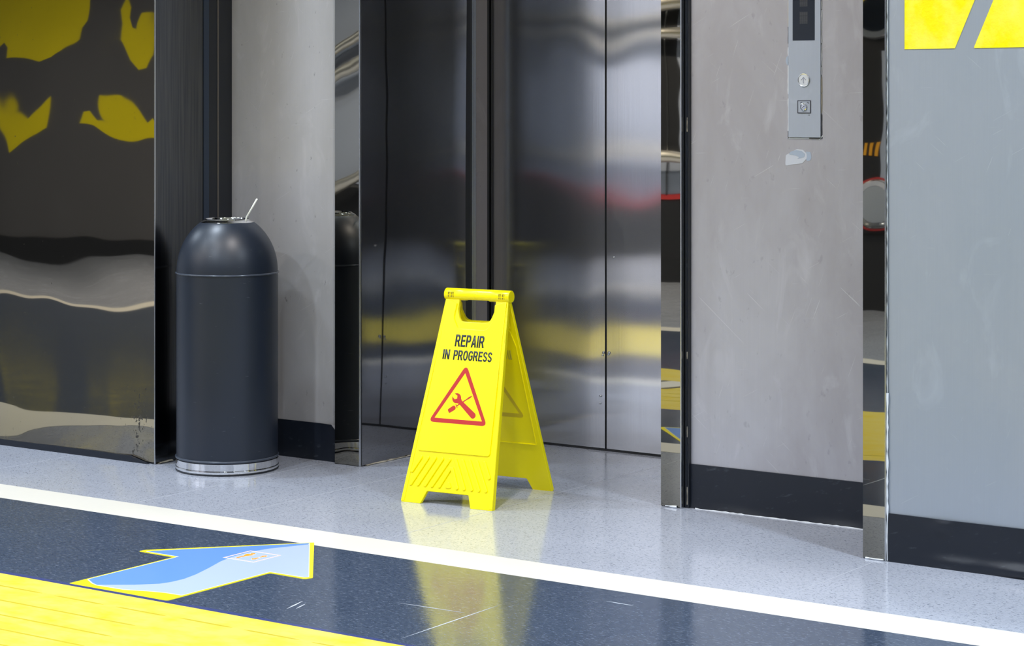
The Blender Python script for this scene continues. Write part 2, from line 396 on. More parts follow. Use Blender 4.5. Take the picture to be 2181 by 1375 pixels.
# white slashes of the yellow band's lettering-like graphic, seen only in the mirror strips
for x0, y0 in ((-3.12, 2.98), (-4.55, 3.05), (-4.75, 3.05), (-4.95, 3.0)):
    prism('painted_slash', [(x0, y0-.10), (x0+.16, y0-.10), (x0+.05, y0+.10), (x0-.11, y0+.10)], 'xy', .0011, .0016, M['paint_white'], yb)
    prism('painted_slash', [(x0+.165, y0-.10), (x0+.20, y0-.10), (x0+.09, y0+.10), (x0+.055, y0+.10)], 'xy', .0011, .0016, M['opp_black'], yb)
for x0, x1, y0, y1 in ((-4.442, -4.433, 4.495, 5.33), (-4.093, -4.086, 4.495, 5.98), (-3.538, -3.531, 4.495, 6.02), (-2.366, -2.358, 4.495, 4.99), (-5.2, -5.193, 4.495, 4.99)):
    s = [(x0, y0), (x0+.0022, y0), (x1-.0024, y1), (x1-.0046, y1)]
    prism('weld_seam', s, 'xy', -.0002, .0003, M['seam_weld'], floor)
for p, q, w in (((-2.853, 3.69), (-2.858, 4.055), .004), ((-3.231, 3.756), (-3.251, 3.838), .005), ((-2.681, 4.234), (-2.604, 4.231), .004), ((-3.059, 3.949), (-2.879, 3.957), .003), ((-3.215, 3.77), (-3.228, 3.82), .004)):
    a, b = Vector(p), Vector(q); n = Vector((-(b-a).y, (b-a).x)).normalized()*w/2
    prism('scuff_mark', [tuple(a), tuple(a*.6+b*.4+n), tuple(b*.9+a*.1+n*.6), tuple(b), tuple(a*.5+b*.5-n)], 'xy', .0004, .0009, M['scuff_white'], floor)

# ------------------------------------------------------------ left: mirror-clad pillar
wl = tag(box('wall_left', -14, -4.857, 5.018, 6.2, 0, CEIL, M['black_rubber']), 'dark mirror clad pillar at the left, beside the black bin', 'wall', kind='structure')
def bulge(x, z):
    d = 0
    if z < .13:
        A = .105*max(0, min(1, (-4.97-x)/.5))
        d -= A*(.13-z)**2/.26
        d += .004*max(0, 1-((x+4.93)/.07)**2)*((.13-z)/.13)**2
    d += .0002*math.sin(x*9+z*2.1) * math.sin(z*7.5+x*1.3)
    return 5.011 + d
sheet('mirror_sheet', -6.6, -4.8555, .006, 2.2, 90, 120, bulge, M['mirror_column'], wl, th=.006)
box('mirror_sheet', -14, -6.602, 5.012, 5.018, 0, CEIL, M['mirror_column'], wl)
kick = []
x = -6.5
while x < -4.95: kick.append((x, .0195 + random.uniform(-.0012, .0012))); x += .07
prism('kick_strip', [(-6.5, 0), (-4.875, 0), (-4.91, .008)] + kick[::-1], 'xz', 5.0015, 5.0115, M['black_film'], wl)
box('corner_edge', -4.8558, -4.8525, 5.0095, 5.013, .001, CEIL, M['bright_edge'], wl)
box('side_panel', -4.857, -4.853, 5.0135, 5.228, .004, CEIL, M['dark_steel'], wl)
for n_, y0, y1, xp, m_ in (('gasket', 5.229, 5.2335, -4.8545, 'gap_black'), ('edge_profile', 5.234, 5.258, -4.852, 'blue_black'), ('gasket', 5.2585, 5.300, -4.8550, 'black_rubber'),
                       ('edge_profile', 5.3005, 5.306, -4.8530, 'seal_dark'), ('gasket', 5.3065, 5.352, -4.8540, 'black_rubber')):
    box(n_, -4.857, xp, y0, y1, 0, CEIL, M[m_], wl)
# lump of old sealant at the foot of the pillar's side
def caulk_line(name, pts, w, m, parent, axis='x'):
    """an uneven bead of sealant along a list of points"""
    bm = bmesh.new()
    P = []
    for a, b in zip(pts, pts[1:]):
        n = max(2, int((Vector(b)-Vector(a)).length/.012))
        for i in range(n): P.append(Vector(a).lerp(Vector(b), i/n))
    P.append(Vector(pts[-1]))
    prev = None
    for p in P:
        r = w*random.uniform(.35, 1.15)
        j = Vector((random.uniform(-.3, .3), random.uniform(-.1, .1), random.uniform(-.3, .3)))*w*.6
        t = (Vector(pts[-1])-Vector(pts[0])).normalized(); a = t.cross(Vector((0, 1, 0)) if abs(t.y) < .9 else Vector((0, 0, 1))).normalized(); b = t.cross(a)
        ring = [bm.verts.new(p+j+(a*math.cos(q*math.pi/3)+b*math.sin(q*math.pi/3)*.5)*r) for q in range(6)]
        if prev:
            for q in range(6): bm.faces.new((prev[q], prev[(q+1) % 6], ring[(q+1) % 6], ring[q]))
        prev = ring
    return from_bm(name, bm, m, parent, True)
caulk_line('sealant_bead', [(-4.851, 5.025, .004), (-4.851, 5.085, .004)], .006, M['caulk_tan'], wl)

# ------------------------------------------------------------ grey panel behind the bin
wc = tag(box('wall_center', -4.856, -4.392, 5.372, 5.40, .10, CEIL, M['panel_bin']), 'stained grey steel wall panel behind the black litter bin', 'wall', kind='structure')
bc = tag(sheet('baseboard_center', -4.852, -4.396, 0, .1185, 40, 10, lambda x, z: 5.368 - .0025*math.sin(x*23)*math.sin(z*26) - (.006*max(0, 1-abs(x+4.425)/.05)*max(0, z-.05)/.07), M['black_film'], None, .003),
         'black skirting film peeling at its corner, behind the black bin', 'baseboard', kind='structure')
prism('torn_corner', [(-4.423, .1195), (-4.396, .1195), (-4.396, .098), (-4.409, .1055)], 'xz', 5.3595, 5.361, M['panel_bin'], bc)
# mirror strip beside it
t1 = tag(box('trim_1', -4.397, -4.2985, 5.348, 5.372, 0, CEIL, M['black_rubber']), 'narrow mirror strip reflecting the bin, at the left of the lift recess', 'trim', kind='structure')
sheet('mirror_face', -4.3965, -4.2985, .002, CEIL, 8, 60, lambda x, z: 5.345 + (.0022*max(0, .07-z)/.07*math.sin(x*30+z*60)), M['mirror_strip'], t1, .003)
box('edge_trim', -4.2985, -4.2935, 5.343, 5.350, 0, CEIL, M['bright_edge'], t1, .001)
# left jamb of the lift recess
t2 = tag(box('trim_2', -4.330, -4.297, 5.3735, 6.03, 0, CEIL, M['black_rubber']), 'dark mirror jamb lining the left side of the lift recess', 'trim', kind='structure')
bm = bmesh.new(); g = []
for j in range(61):
    z = CEIL*j/60
    row = []
    for i in range(41):
        y = 5.351 + (5.938-5.351)*i/40
        d = .0012*math.sin(y*9+.5)*math.sin(z*3.1+y*2) + (-.006*max(0, (y-5.83)/.11)**2 if y > 5.83 else 0)
        row.append(bm.verts.new((-4.2935 + d, y, max(.003, z))))
    g.append(row)
for j in range(60):
    for i in range(40): bm.faces.new((g[j][i], g[j][i+1], g[j+1][i+1], g[j+1][i])).smooth = True
from_bm('mirror_face', bm, M['mirror_jamb'], t2, True)
bm = bmesh.new(); add_box(bm, -4.3, -4.289, 5.941, 5.962, 0, CEIL); bmesh.ops.bevel(bm, geom=bm.edges[:], offset=.003, segments=2, affect='EDGES')
from_bm('edge_trim', bm, M['bright_edge'], t2)
box('frame_return', -4.3, -4.2935, 5.9625, 6.030, 0, CEIL, M['frame_steel'], t2)
box('shadow_gap', -4.3, -4.295, 6.031, 6.045, 0, CEIL, M['gap_black'], t2)
caulk_line('sealant_bead', [(-4.291, 5.37, .002), (-4.289, 5.66, .003)], .005, M['caulk_tan'], t2)

# ------------------------------------------------------------ lift door
d1 = tag(empty('door_1', (-3.83, 6.06, 0)), 'brushed steel two leaf lift door behind the yellow sign', 'door', kind='structure')
def leaf(x0, x1):
    def fy(x, z):
        e = min(x-x0, x1-x)
        d = .004*math.exp(-(e/.03)**2)*0
        d += -.0011*math.exp(-((x+3.83)/.075)**2)*(1+.5*math.sin(z*5))
        return 6.05 - d
    o = sheet('door_leaf', x0, x1, .007, 2.1, 48, 60, fy, M['door_steel'], d1, .03)
    o.matrix_parent_inverse = Matrix.Translation((3.83, -6.06, 0))
    return o
la = leaf(-4.32, -3.8350); lb = leaf(-3.8275, -3.10)
def rel(o): o.matrix_parent_inverse = Matrix.Translation((3.83, -6.06, 0)); return o
rel(box('leaf_gap', -3.8352, -3.8273, 6.058, 6.07, .002, 2.1, M['gap_black'], d1))
for x, z, r, lf in ((-3.840, .3205, .0045, la), (-3.843, .312, .003, la), (-3.8185, .321, .005, lb), (-3.8215, .315, .003, lb), (-3.851, .1776, .004, la), (-3.853, .1528, .003, la), (-3.800, .6343, .0035, lb)):
    bm = bmesh.new(); bmesh.ops.create_uvsphere(bm, u_segments=14, v_segments=8, radius=r, matrix=Matrix.Translation((x, 6.0495, z)) @ Matrix.Diagonal((1, .35, 1, 1)))
    from_bm('dent', bm, M['bright_edge'], lf, True)
rel(box('sill_gap', -4.3, -3.10, 6.046, 6.10, 0, .0055, M['gap_black'], d1))
tag(box('wall_rear', -4.4, -3.05, 5.36, 6.2, 2.1, CEIL, M['opp_grey']), 'plain lintel over the lift door, above the frame', 'wall', kind='structure')
tag(box('wall_back', -4.9, -2.0, 6.2, 6.3, 0, CEIL, M['opp_black']), 'black backing wall behind the lift door', 'wall', kind='structure')

# ------------------------------------------------------------ right jamb, call panel wall
t3 = tag(box('trim_3', -3.181, -3.117, 5.319, 6.04, 0, CEIL, M['dark_steel']), 'mirror strip on the jamb right of the lift door, reflecting yellow floor paint', 'trim', kind='structure')
sheet('mirror_face', -3.181, -3.1175, .003, CEIL, 8, 60, lambda x, z: 5.3155, M['mirror_strip'], t3, .003)
box('edge_trim', -3.1175, -3.1135, 5.314, 5.330, 0, CEIL, M['bright_edge'], t3, .001)
box('gasket', -3.1135, -3.0995, 5.333, 5.36, 0, CEIL, M['black_rubber'], t3)
caulk_line('sealant_bead', [(-3.1055, 5.332, .02), (-3.1055, 5.332, 1.6)], .0028, M['black_film'], t3)
for z0, z1 in ((.01, .06), (.20, .23), (.42, .44), (1.06, 1.10)):
    caulk_line('sealant_bead', [(-3.1045, 5.331, z0), (-3.1045, 5.331, z1)], .0014, M['caulk_tan'], t3)
caulk_line('sealant_bead', [(-3.165, 5.312, .0035), (-3.128, 5.312, .0035)], .0032, M['caulk'], t3)
wm = tag(box('wall_middle', -3.1, -2.30, 5.345, 5.40, .11, CEIL, M['panel_call']), 'scratched grey steel wall panel carrying the lift call plate', 'wall', kind='structure')
bmid = tag(sheet('baseboard_middle', -3.1, -2.40, 0, .1240, 60, 10, lambda x, z: 5.341 - .0014*math.sin(x*17)*math.sin(z*25) - .004*math.exp(-(z/.012)**2)*(1+.5*math.sin(x*21)), M['black_film'], None, .004),
           'scuffed black skirting film under the call plate panel', 'baseboard', kind='structure')
caulk_line('sealant_bead', [(-3.08, 5.335, .0005), (-2.41, 5.335, .0005)], .0022, M['caulk'], bmid)
# ---- mirror strip 3 and the right wall
t4 = tag(box('trim_4', -2.403, -2.3425, 5.003, 5.345, 0, CEIL, M['dark_steel']), 'tall mirror strip between the call plate panel and the blue grey wall', 'trim', kind='structure')
sheet('mirror_face', -2.4028, -2.3425, .003, CEIL, 8, 60, lambda x, z: 4.9995, M['mirror_strip'], t4, .003)
box('edge_trim', -2.3425, -2.3395, 4.998, 5.01, 0, CEIL, M['bright_edge'], t4)
caulk_line('sealant_bead', [(-2.3375, 5.001, .003), (-2.3375, 5.001, .42)], .0042, M['caulk'], t4)
caulk_line('sealant_bead', [(-2.3375, 5.001, .42), (-2.3375, 5.001, 1.62)], .0016, M['caulk'], t4)
caulk_line('sealant_bead', [(-2.395, 4.997, .003), (-2.345, 4.997, .003)], .003, M['caulk'], t4)
wr = tag(box('wall_right', -2.3365, 3.5, 5.005, 5.2, .10, CEIL, M['panel_right']), 'blue grey wall panel under the yellow decals at the right', 'wall', kind='structure')
def bfy(x, z):
    d = .0030*math.sin(x*13+1)*math.sin(z*30) + .010*math.exp(-((z-.016)/.016)**2)*(.5+.5*math.tanh((x+2.16)*9))*(1+.35*math.sin(x*31))
    d += .007*math.exp(-((x+2.19)/.05)**2)*math.exp(-((z-.106)/.013)**2)*math.sin((x+2.19)*28+1.2)
    return 5.000 - d
br = tag(sheet('baseboard_right', -2.334, 3.5, 0, .1200, 400, 22, bfy, M['black_film'], None, .004), 'wrinkled black skirting film below the blue grey wall', 'baseboard', kind='structure')

# ------------------------------------------------------------ far side of the corridor (seen in the mirrors only), ceiling
wf = tag(box('wall_front', -16, 4, -1.32, -1.2, 0, CEIL, M['opp_dark']), 'dark wall across the corridor, seen in the mirrors', 'wall', kind='structure')
box('grey_panel', -9.9, -5.6, -1.2, -1.192, .56, CEIL, M['opp_grey'], wf)
for x in (-6.86, -7.04):
    box('upright_post', x, x+.010, -1.192, -1.185, .56, CEIL, M['bright_edge'], wf)
box('black_panel', -7.25, -6.95, -1.191, -1.188, .80, CEIL, M['opp_black'], wf)
box('red_trim', -9.1, -5.8, -1.2, -1.185, .535, .565, M['opp_red'], wf)
box('black_panel', -9.9, -3, -1.2, -1.19, .14, .535, M['opp_black'], wf)
box('grey_panel', -1.6, .85, -1.2, -1.192, .56, CEIL, M['opp_grey'], wf)
box('red_trim', -1.6, .85, -1.2, -1.185, .535, .565, M['opp_red'], wf)
box('black_panel', -1.6, .85, -1.2, -1.19, .14, .535, M['opp_black'], wf)
box('black_panel', .85, 4, -1.2, -1.19, .14, CEIL, M['opp_black'], wf)  # added so the left jamb mirrors something dark
bf = tag(box('baseboard_front', -16, 4, -1.2, -1.185, 0, .14, M['opp_black']), 'black skirting of the wall across the corridor', 'baseboard', kind='structure')
rails = tag(empty('handrail', (-7.6, -1.1, 0)), 'three chrome tube rails across the corridor, mirrored in the lift door', 'rail')
for z in (.79, 1.57, 1.75):
    o = tube('rail_tube', [(-2.6, 0, z-.55), (-2.35, 0, z-.40), (-2.05, 0, z-.24), (-1.75, 0, z-.10), (-1.55, 0, z-.02), (-1.4, 0, z), (0, 0, z), (1.05, 0, z)], .035, M['rail_steel'], rails, 16)
for x in (-1.2, .95):
    tube('rail_post', [(x, -.05, .0), (x, -.05, 1.8)], .02, M['rail_steel'], rails, 12)
rl2 = tag(empty('handrail', (-.4, -1.1, 0)), 'second run of chrome tube rails, mirrored faintly in the left lift door leaf', 'rail')
for z in (.79, 1.57, 1.75): tube('rail_tube', [(-1.1, 0, z), (1.2, 0, z)], .035, M['rail_steel'], rl2, 16)
tube('rail_post', [(-1.0, -.05, 0), (-1.0, -.05, 1.8)], .02, M['rail_steel'], rl2, 12); tube('rail_post', [(1.1, -.05, 0), (1.1, -.05, 1.8)], .02, M['rail_steel'], rl2, 12)
GR = [('yellow paint splash shape with torn lower edge across the corridor, mirrored in the pillar', [(-12.9, 1.2+.2), (-12.9, 2.0), (-11.57, 2.0), (-11.58, 1.72), (-11.63, 1.69), (-11.62, 1.61), (-11.71, 1.52), (-11.86, 1.45), (-12.11, 1.41), (-12.21, 1.44), (-12.26, 1.45), (-12.41, 1.43), (-12.4, 1.54), (-12.46, 1.59)]),
      ('yellow forked graphic shape mirrored at the pillar edge, top', [(-11.11, 1.9), (-11.19, 1.79), (-11.2, 1.66), (-11.26, 1.53), (-11.18, 1.43), (-11.08, 1.37), (-10.96, 1.39), (-10.88, 1.49), (-10.80, 1.75), (-10.88, 1.75), (-10.98, 1.64), (-11.04, 1.64), (-11.07, 1.72), (-11.05, 1.81)]),
      ('yellow crescent graphic shape mirrored low in the pillar, left', [(-12.41, 1.17), (-12.35, 1.05), (-12.21, .98), (-11.87, 1.15), (-11.96, .9), (-12.16, .85), (-12.37, .78), (-12.41, .95)]),
      ('yellow flame like graphic shape mirrored low in the pillar, beside its edge', [(-11.58, .93), (-11.53, 1.05), (-11.45, 1.06), (-11.37, .98), (-11.31, 1.0), (-11.36, 1.18), (-11.26, 1.14), (-11.08, .98), (-10.98, 1.03), (-10.92, .96), (-10.7, .96), (-10.7, .84), (-11.1, .85), (-11.28, .89), (-11.43, .93)])]
for lb_, pts in GR:
    tag(prism('wall_graphic', pts, 'xz', -1.2, -1.196, M['opp_yellow']), lb_, 'wall graphic', 'yellow graphics across the corridor')
cab = tag(empty('game_cabinet', (-5.16, -1.0, 0)), 'dark cabinet with round chrome portholes, seen in the tall mirror strip', 'cabinet')
box('body', -.35, .35, -.18, .10, .42, 2.2, M['opp_black'], cab)
box('base', -.35, .35, -.18, .08, 0, .42, M['opp_black'], cab)
box('side_stripe', .03, .09, .10, .106, .70, 1.42, M['opp_grey'], cab)
for z in (.58, 1.62):
    o = lathe('porthole', [(0, .012), (.10, .012), (.112, .02), (.128, .024), (.136, .015), (.14, 0)], M['chrome_wavy'] if z < 1 else M['chrome'], cab, 40)
    o.location = (0, .10, z); o.rotation_euler = (R(-90), 0, 0)
    lathe('porthole_glass', [(0, .020), (.07, .018), (.10, .014), (.10, .012)], M['port_grey'] if z < 1 else M['display_glass'], o, 40)
    if z < 1: lathe('porthole_ring', [(.137, 0), (.137, .012), (.146, .012), (.146, 0)], M['opp_red'], o, 40)
for i in range(4):
    x = -.075 + i*.035
    prism('warning_slash', [(x, .84), (x+.018, .84), (x+.032, .92), (x+.014, .92)], 'xz', .10, .105, M['opp_orange'], cab)
tag(box('ceiling', -17, 4, -1.3, 6.3, CEIL, CEIL+.1, M['ceiling_grey']), 'plain grey ceiling over the corridor', 'ceiling', kind='structure')

# ------------------------------------------------------------ litter bin
b = tag(empty('litter_bin', (-4.623, 5.093, 0), R(20)), 'black domed round litter bin with chrome base standing against the steel wall', 'bin')
lathe('base_seal', [(0, 0), (.1585, 0), (.1605, .002), (.1605, .0045), (.1590, .006), (0, .006)], M['black_rubber'], b)
lathe('base_ring', [(.150, .006), (.1595, .006), (.1605, .008), (.1605, .0135), (.1600, .015)], M['chrome_wavy'], b).name = 'base_lip'
lathe('base_ring', [(.1560, .0155), (.1592, .0155), (.1592, .0355), (.1560, .0355)], M['chrome_wavy'], b)
lathe('base_groove', [(.154, .0145), (.1590, .0147), (.1590, .0157), (.154, .0158)], M['gap_black'], b)
def torus_prof(r0, z, r, n=10): return [(r0 + r*math.cos(2*math.pi*i/n), z + r*math.sin(2*math.pi*i/n)) for i in range(n+1)]
lathe('lower_bead', torus_prof(.1580, .0420, .0036), M['bin_bead'], b)
lathe('body', [(.150, .0350), (.1570, .0360), (.1575, .044), (.1575, .6085), (.150, .6095)], M['bin_black'], b)
lathe('seam_bead', torus_prof(.1585, .6115, .0030), M['bin_bead'], b)
dome = [(.153, .6130), (.1572, .6140)]
for i in range(25):
    a = math.asin(min(1, (.1535/.18)))*i/24
    dome.append((.1572*math.cos(a), .6150 + .18*math.sin(a)))
dome.append((.078, .7690))
dm = lathe('dome_lid', dome, M['bin_black'], b)
lathe('chute_collar', [(.0826, .7665), (.0836, .7680), (.0826, .7692), (.070, .7760), (.0690, .7785), (.0675, .7790), (.0665, .7775), (.066, .755), (.064, .73)], M['chrome'], b)
lathe('liner', [(.064, .752), (.0645, .66), (.05, .60), (0, .60)], M['black_rubber'], b)
st = tag(tube('straw', [(-4.5140, 5.058, .7745), (-4.5132, 5.0576, .7815), (-4.5085, 5.056, .7900), (-4.4950, 5.052, .8030), (-4.4535, 5.040, .8458)], .0026, M['straw_white'], None, 12),
         'white drinking straw stuck on the rim of the black bin', 'straw')

# ------------------------------------------------------------ caution sign (A-frame)
HW0, HW1, SL = .151, .1045, .6045          # half widths at the feet and at the top, slope length
sign = tag(empty('caution_sign', (-3.697, 5.1513, 0), R(5.5)), 'yellow folding floor sign reading REPAIR IN PROGRESS before the lift door', 'sign')
sign_tilt = math.asin((.186-.009)/.607)
def hw(s): return HW0 + (HW1-HW0)*s/SL
def panel(front):
    root = bpy.data.objects.new('front_panel' if front else 'back_panel', None)
    # outline with feet and the open hand slot
    AT = .598
    out = rounded([(-HW0, 0), (-.086, 0), (-.070, .037), (.060+.007, .037), (.079, 0), (HW0, 0), (HW1, AT), (.0640, AT), (.0640, .565), (.0530, .530), (-.046, .530), (-.0580, .565), (-.0580, AT), (-HW1, AT)],
                  [.004, .004, .004, .004, .004, .004, 0, 0, .02, .022, .022, .02, 0, 0])
    o = prism('front_panel' if front else 'back_panel', out, 'xz', 0, .011, M['sign_yellow'], sign, .0015)
    if front:
        o.location = (0, -.186, 0); o.rotation_euler = (-sign_tilt, 0, 0)
    else:
        o.location = (0, .180, 0); o.rotation_euler = (-sign_tilt, 0, R(180))
    # raised plate
    pl = rounded([(-.121, .149), (.119, .149), (.1055, .46), (.1010, .595), (.0640, .582), (.0675, .540), (.048, .508), (-.047, .508), (-.066, .540), (-.0625, .582), (-.0965, .595), (-.1030, .46)],
                 [.010, .010, 0, .003, .002, .02, .018, .018, .02, .002, .003, 0])
    prism('centre_plate', pl, 'xz', -.0040, .001, M['sign_yellow'], o, .0016)
    # stiffening lip down both long edges
    for s in (-1, 1):
        prism('edge_rim', [(s*(HW0-.0005), .004), (s*(HW1-.0005), SL-.028), (s*(HW1-.0105), SL-.028), (s*(HW0-.0115), .004)], 'xz', -.0015, .0005, M['sign_yellow'], o, .0006)
    # chevron ribs
    def rib(a, c, w=.0052):
        a, c = Vector(a), Vector(c); d = (c-a).normalized(); n = Vector((-d.y, d.x))*w; pts = []
        for q in range(7):
            an = math.pi*q/6; pts.append(tuple(c + n*math.cos(an) + d*math.sin(an)*w))
        for q in range(7):
            an = math.pi*q/6; pts.append(tuple(a - n*math.cos(an) - d*math.sin(an)*w))
        prism('rib', pts, 'xz', -.0042, .001, M['sign_yellow'], o, .0020)
    for a, c in (((-.105, .131), (-.128, .090)), ((-.082, .131), (-.126, .053)), ((-.058, .131), (-.102, .053)), ((-.034, .131), (-.078, .053)), ((-.010, .131), (-.055, .053)), ((-.003, .106), (-.031, .053)),
                 ((.010, .131), (.051, .053)), ((.033, .131), (.0755, .053)), ((.056, .131), (.099, .053)), ((.080, .131), (.122, .053)), ((.104, .131), (.126, .090)), ((.003, .106), (.0275, .053))):
        rib(a, c)
    prism('rib', rounded([(-.0015, .072), (.012, .050), (-.016, .050)], .006), 'xz', -.0034, .001, M['sign_yellow'], o, .0015)
    # print
    Y0 = -.0040
    text_mesh('lettering', 'REPAIR', -.0485, .0485, .4555, .4905, Y0, M['sign_black'], o)
    text_mesh('lettering', 'IN', -.0833, -.0605, .4165, .4455, Y0, M['sign_black'], o)
    text_mesh('lettering', 'PROGRESS', -.0475, .0805, .4160, .4455, Y0, M['sign_black'], o)
    def tri(name, y0, y1, m):
        po = rounded([(.0005, .405), (-.098, .2335), (.097, .2335)], .011, 7)
        pi = rounded([(.0005, .3805), (-.0795, .2460), (.0785, .2460)], .0012, 7)
        bm = bmesh.new(); n = len(po); vs = []
        for y in (y0, y1):
            vs.append(([bm.verts.new((p[0], y, p[1])) for p in po], [bm.verts.new((p[0], y, p[1])) for p in pi]))
        for A, B in vs:
            for i in range(n): j = (i+1) % n; bm.faces.new((A[i], A[j], B[j], B[i]))
        for r_ in (0, 1):
            for i in range(n): j = (i+1) % n; bm.faces.new((vs[0][r_][i], vs[0][r_][j], vs[1][r_][j], vs[1][r_][i]))
        return from_bm(name, bm, m, o)
    tri('warning_triangle', Y0-.0004, Y0, M['sign_red'])
    # wrench: head with jaw, then handle; its axis runs down to the right
    def wrench(y0, y1, m):
        c = Vector((-.0155, .3065)); ax = Vector((.0465, -.0345)).normalized(); nx = Vector((-ax.y, ax.x)); r = .0145
        pts = []
        a0 = math.atan2(-ax.y, -ax.x)
        for q in range(23):                       # head arc, open towards the upper left
            an = a0 + R(34) + R(292)*q/22
            pts.append(c + Vector((math.cos(an), math.sin(an)))*r)
        jaw = [c - ax*.0145 - nx*.0055 - ax*.001, c + ax*(-.003) - nx*.0065, c + ax*.002 + nx*0, c + ax*(-.003) + nx*.0065, c - ax*.0155 + nx*.0055]
        head = pts
        out = []
        e0 = c + ax*.012 + nx*.0062; e1 = c + ax*.012 - nx*.0062
        ang = lambda p: math.atan2((p-c).dot(nx), (p-c).dot(ax))
        up = [p for p in head if ang(p) > R(33)]; up.sort(key=ang)
        dn = [p for p in head if ang(p) < R(-33)]; dn.sort(key=ang)
        end = c + ax*.0770
        cap = [end + (nx*math.cos(math.pi*q/8) + ax*math.sin(math.pi*q/8))*.0088 for q in range(9)]
        poly = [c + ax*.018 + nx*.0062] + up + jaw[::-1] + dn + [c + ax*.018 - nx*.0062] + [end - nx*.0088] + cap[::-1][1:-1] + [end + nx*.0088]
        return prism('wrench_symbol', [tuple(p) for p in poly], 'xz', y0, y1, m, o)
    def driver(y0, y1, m):
        bm_parts = []
        a = Vector((-.0365, .2670)); d = Vector((.0700, .0490)).normalized(); n = Vector((-d.y, d.x))
        def poly(u): return [tuple(a + d*x_ + n*w_) for x_, w_ in u]
        h = poly([(.0, -.0045), (.002, -.0062), (.020, -.0068), (.024, -.0050), (.0255, -.0025), (.0255, .0025), (.024, .0050), (.020, .0068), (.002, .0062), (.0, .0045)])
        cl = poly([(.0285, -.0058), (.0310, -.0058), (.0310, .0058), (.0285, .0058)])
        sh = poly([(.0310, -.0016), (.0690, -.0016), (.0730, -.0026), (.0845, -.0014), (.0860, 0), (.0845, .0014), (.0730, .0026), (.0690, .0016), (.0310, .0016)])
        bm = bmesh.new()
        for pts in (h, cl, sh):
            lo = [bm.verts.new((p[0], y1, p[1])) for p in pts]; hi = [bm.verts.new((p[0], y0, p[1])) for p in pts]
            bm.faces.new(lo); bm.faces.new(hi)
            for i in range(len(pts)): j = (i+1) % len(pts); bm.faces.new((lo[i], lo[j], hi[j], hi[i]))
        return from_bm('screwdriver_symbol', bm, m, o)
    wrench(Y0-.0004, Y0, M['sign_red']); driver(Y0-.00045, Y0, M['sign_red'])
    # inner face: recessed tray edge, hollow rib marks, and the print showing through
    yi = .011
    if not front:
        def frame_strip(p, q, w=.002):
            p, q = Vector(p), Vector(q); n = Vector((-(q-p).y, (q-p).x)).normalized()*w
            return prism('inner_ridge', [tuple(p-n), tuple(q-n), tuple(q+n), tuple(p+n)], 'xz', yi-.0005, yi+.0022, M['sign_yellow'], o, .0008)
        frame_strip((-.121, .150), (.119, .150)); frame_strip((-.121, .150), (-.103, .46)); frame_strip((.119, .150), (.1045, .46)); frame_strip((-.103, .46), (-.09, .505)); frame_strip((.1045, .46), (.09, .505))
        frame_strip((-.09, .506), (.09, .506))
        for x in (.068, .080, .092): frame_strip((x, .515), (x-.004, .575), .0015); frame_strip((-x, .515), (-x+.004, .575), .0015)
        tri('print_show_through', yi, yi+.0003, M['show_through'])
        wrench(yi, yi+.0003, M['show_through']).name = 'print_show_through'
        text_mesh('print_show_through', 'IN', -.0833, -.0605, .4165, .4455, yi+.0003, M['show_through_dark'], o)
    else:
        for s in (-1, 1):
            prism('side_flange', [(s*HW0, .003), (s*(HW1), SL-.025), (s*(HW1-.003), SL-.025), (s*(HW0-.003), .003)], 'xz', .010, .016, M['sign_yellow'], o, .0008)
    return o
fp = panel(True); bp = panel(False)
# hinge bar on top, round with four slotted knuckles
zc = .5815; rb = .0185
bm = bmesh.new(); seg = 28
xs = [-.1085, -.1075, -.040, -.0385, .0385, .040, .1075, .1085]; rr = [rb*.93, rb, rb, rb*1.04, rb*1.04, rb, rb, rb*.93]
rr = [rb*.93, rb, rb, rb*.985, rb*.985, rb, rb, rb*.93]
rings = []
for x, r in zip(xs, rr):
    ring = []
    for q in range(seg):
        a = 2*math.pi*q/seg; y, z = math.cos(a)*r, math.sin(a)*r
        if z < -.7*r: z = -.7*r - (abs(z)-.7*r)*(.6 if abs(x) > .039 else .15)
        ring.append(bm.verts.new((x, y, zc + z)))
    rings.append(ring)
for A, B in zip(rings, rings[1:]):
    for q in range(seg): bm.faces.new((A[q], A[(q+1) % seg], B[(q+1) % seg], B[q])).smooth = True
bm.faces.new(rings[0]); bm.faces.new(rings[-1])
hb = from_bm('hinge_bar', bm, M['sign_yellow'], sign)
bm = bmesh.new(); bmesh.ops.create_uvsphere(bm, u_segments=24, v_segments=12, radius=.0135, matrix=Matrix.Translation((0, -.0095, zc)) @ Matrix.Diagonal((1.05, .75, .95, 1)))
from_bm('thumb_boss', bm, M['sign_yellow'], hb, True)
M['slot_shade'] = plain('slot_shade_olive', (.26, .21, .0), .6)  # shade inside the slots put into the olive colour
for s in (-1, 1):
    for dx in (.0, .0115):
        x = s*(.0905-.0057) + dx - .0057
        bm = bmesh.new(); add_box(bm, x-.0040, x+.0040, -.0184, -.0120, zc-.0065, zc+.0085)
        from_bm('hinge_slot', bm, M['slot_shade'], hb)
        bm = bmesh.new(); add_box(bm, x+.0004, x+.0026, -.0196, -.0125, zc-.0070, zc+.0070); bmesh.ops.bevel(bm, geom=bm.edges[:], offset=.0006, segments=1, affect='EDGES')
        from_bm('hinge_hook', bm, M['sign_yellow'], hb)

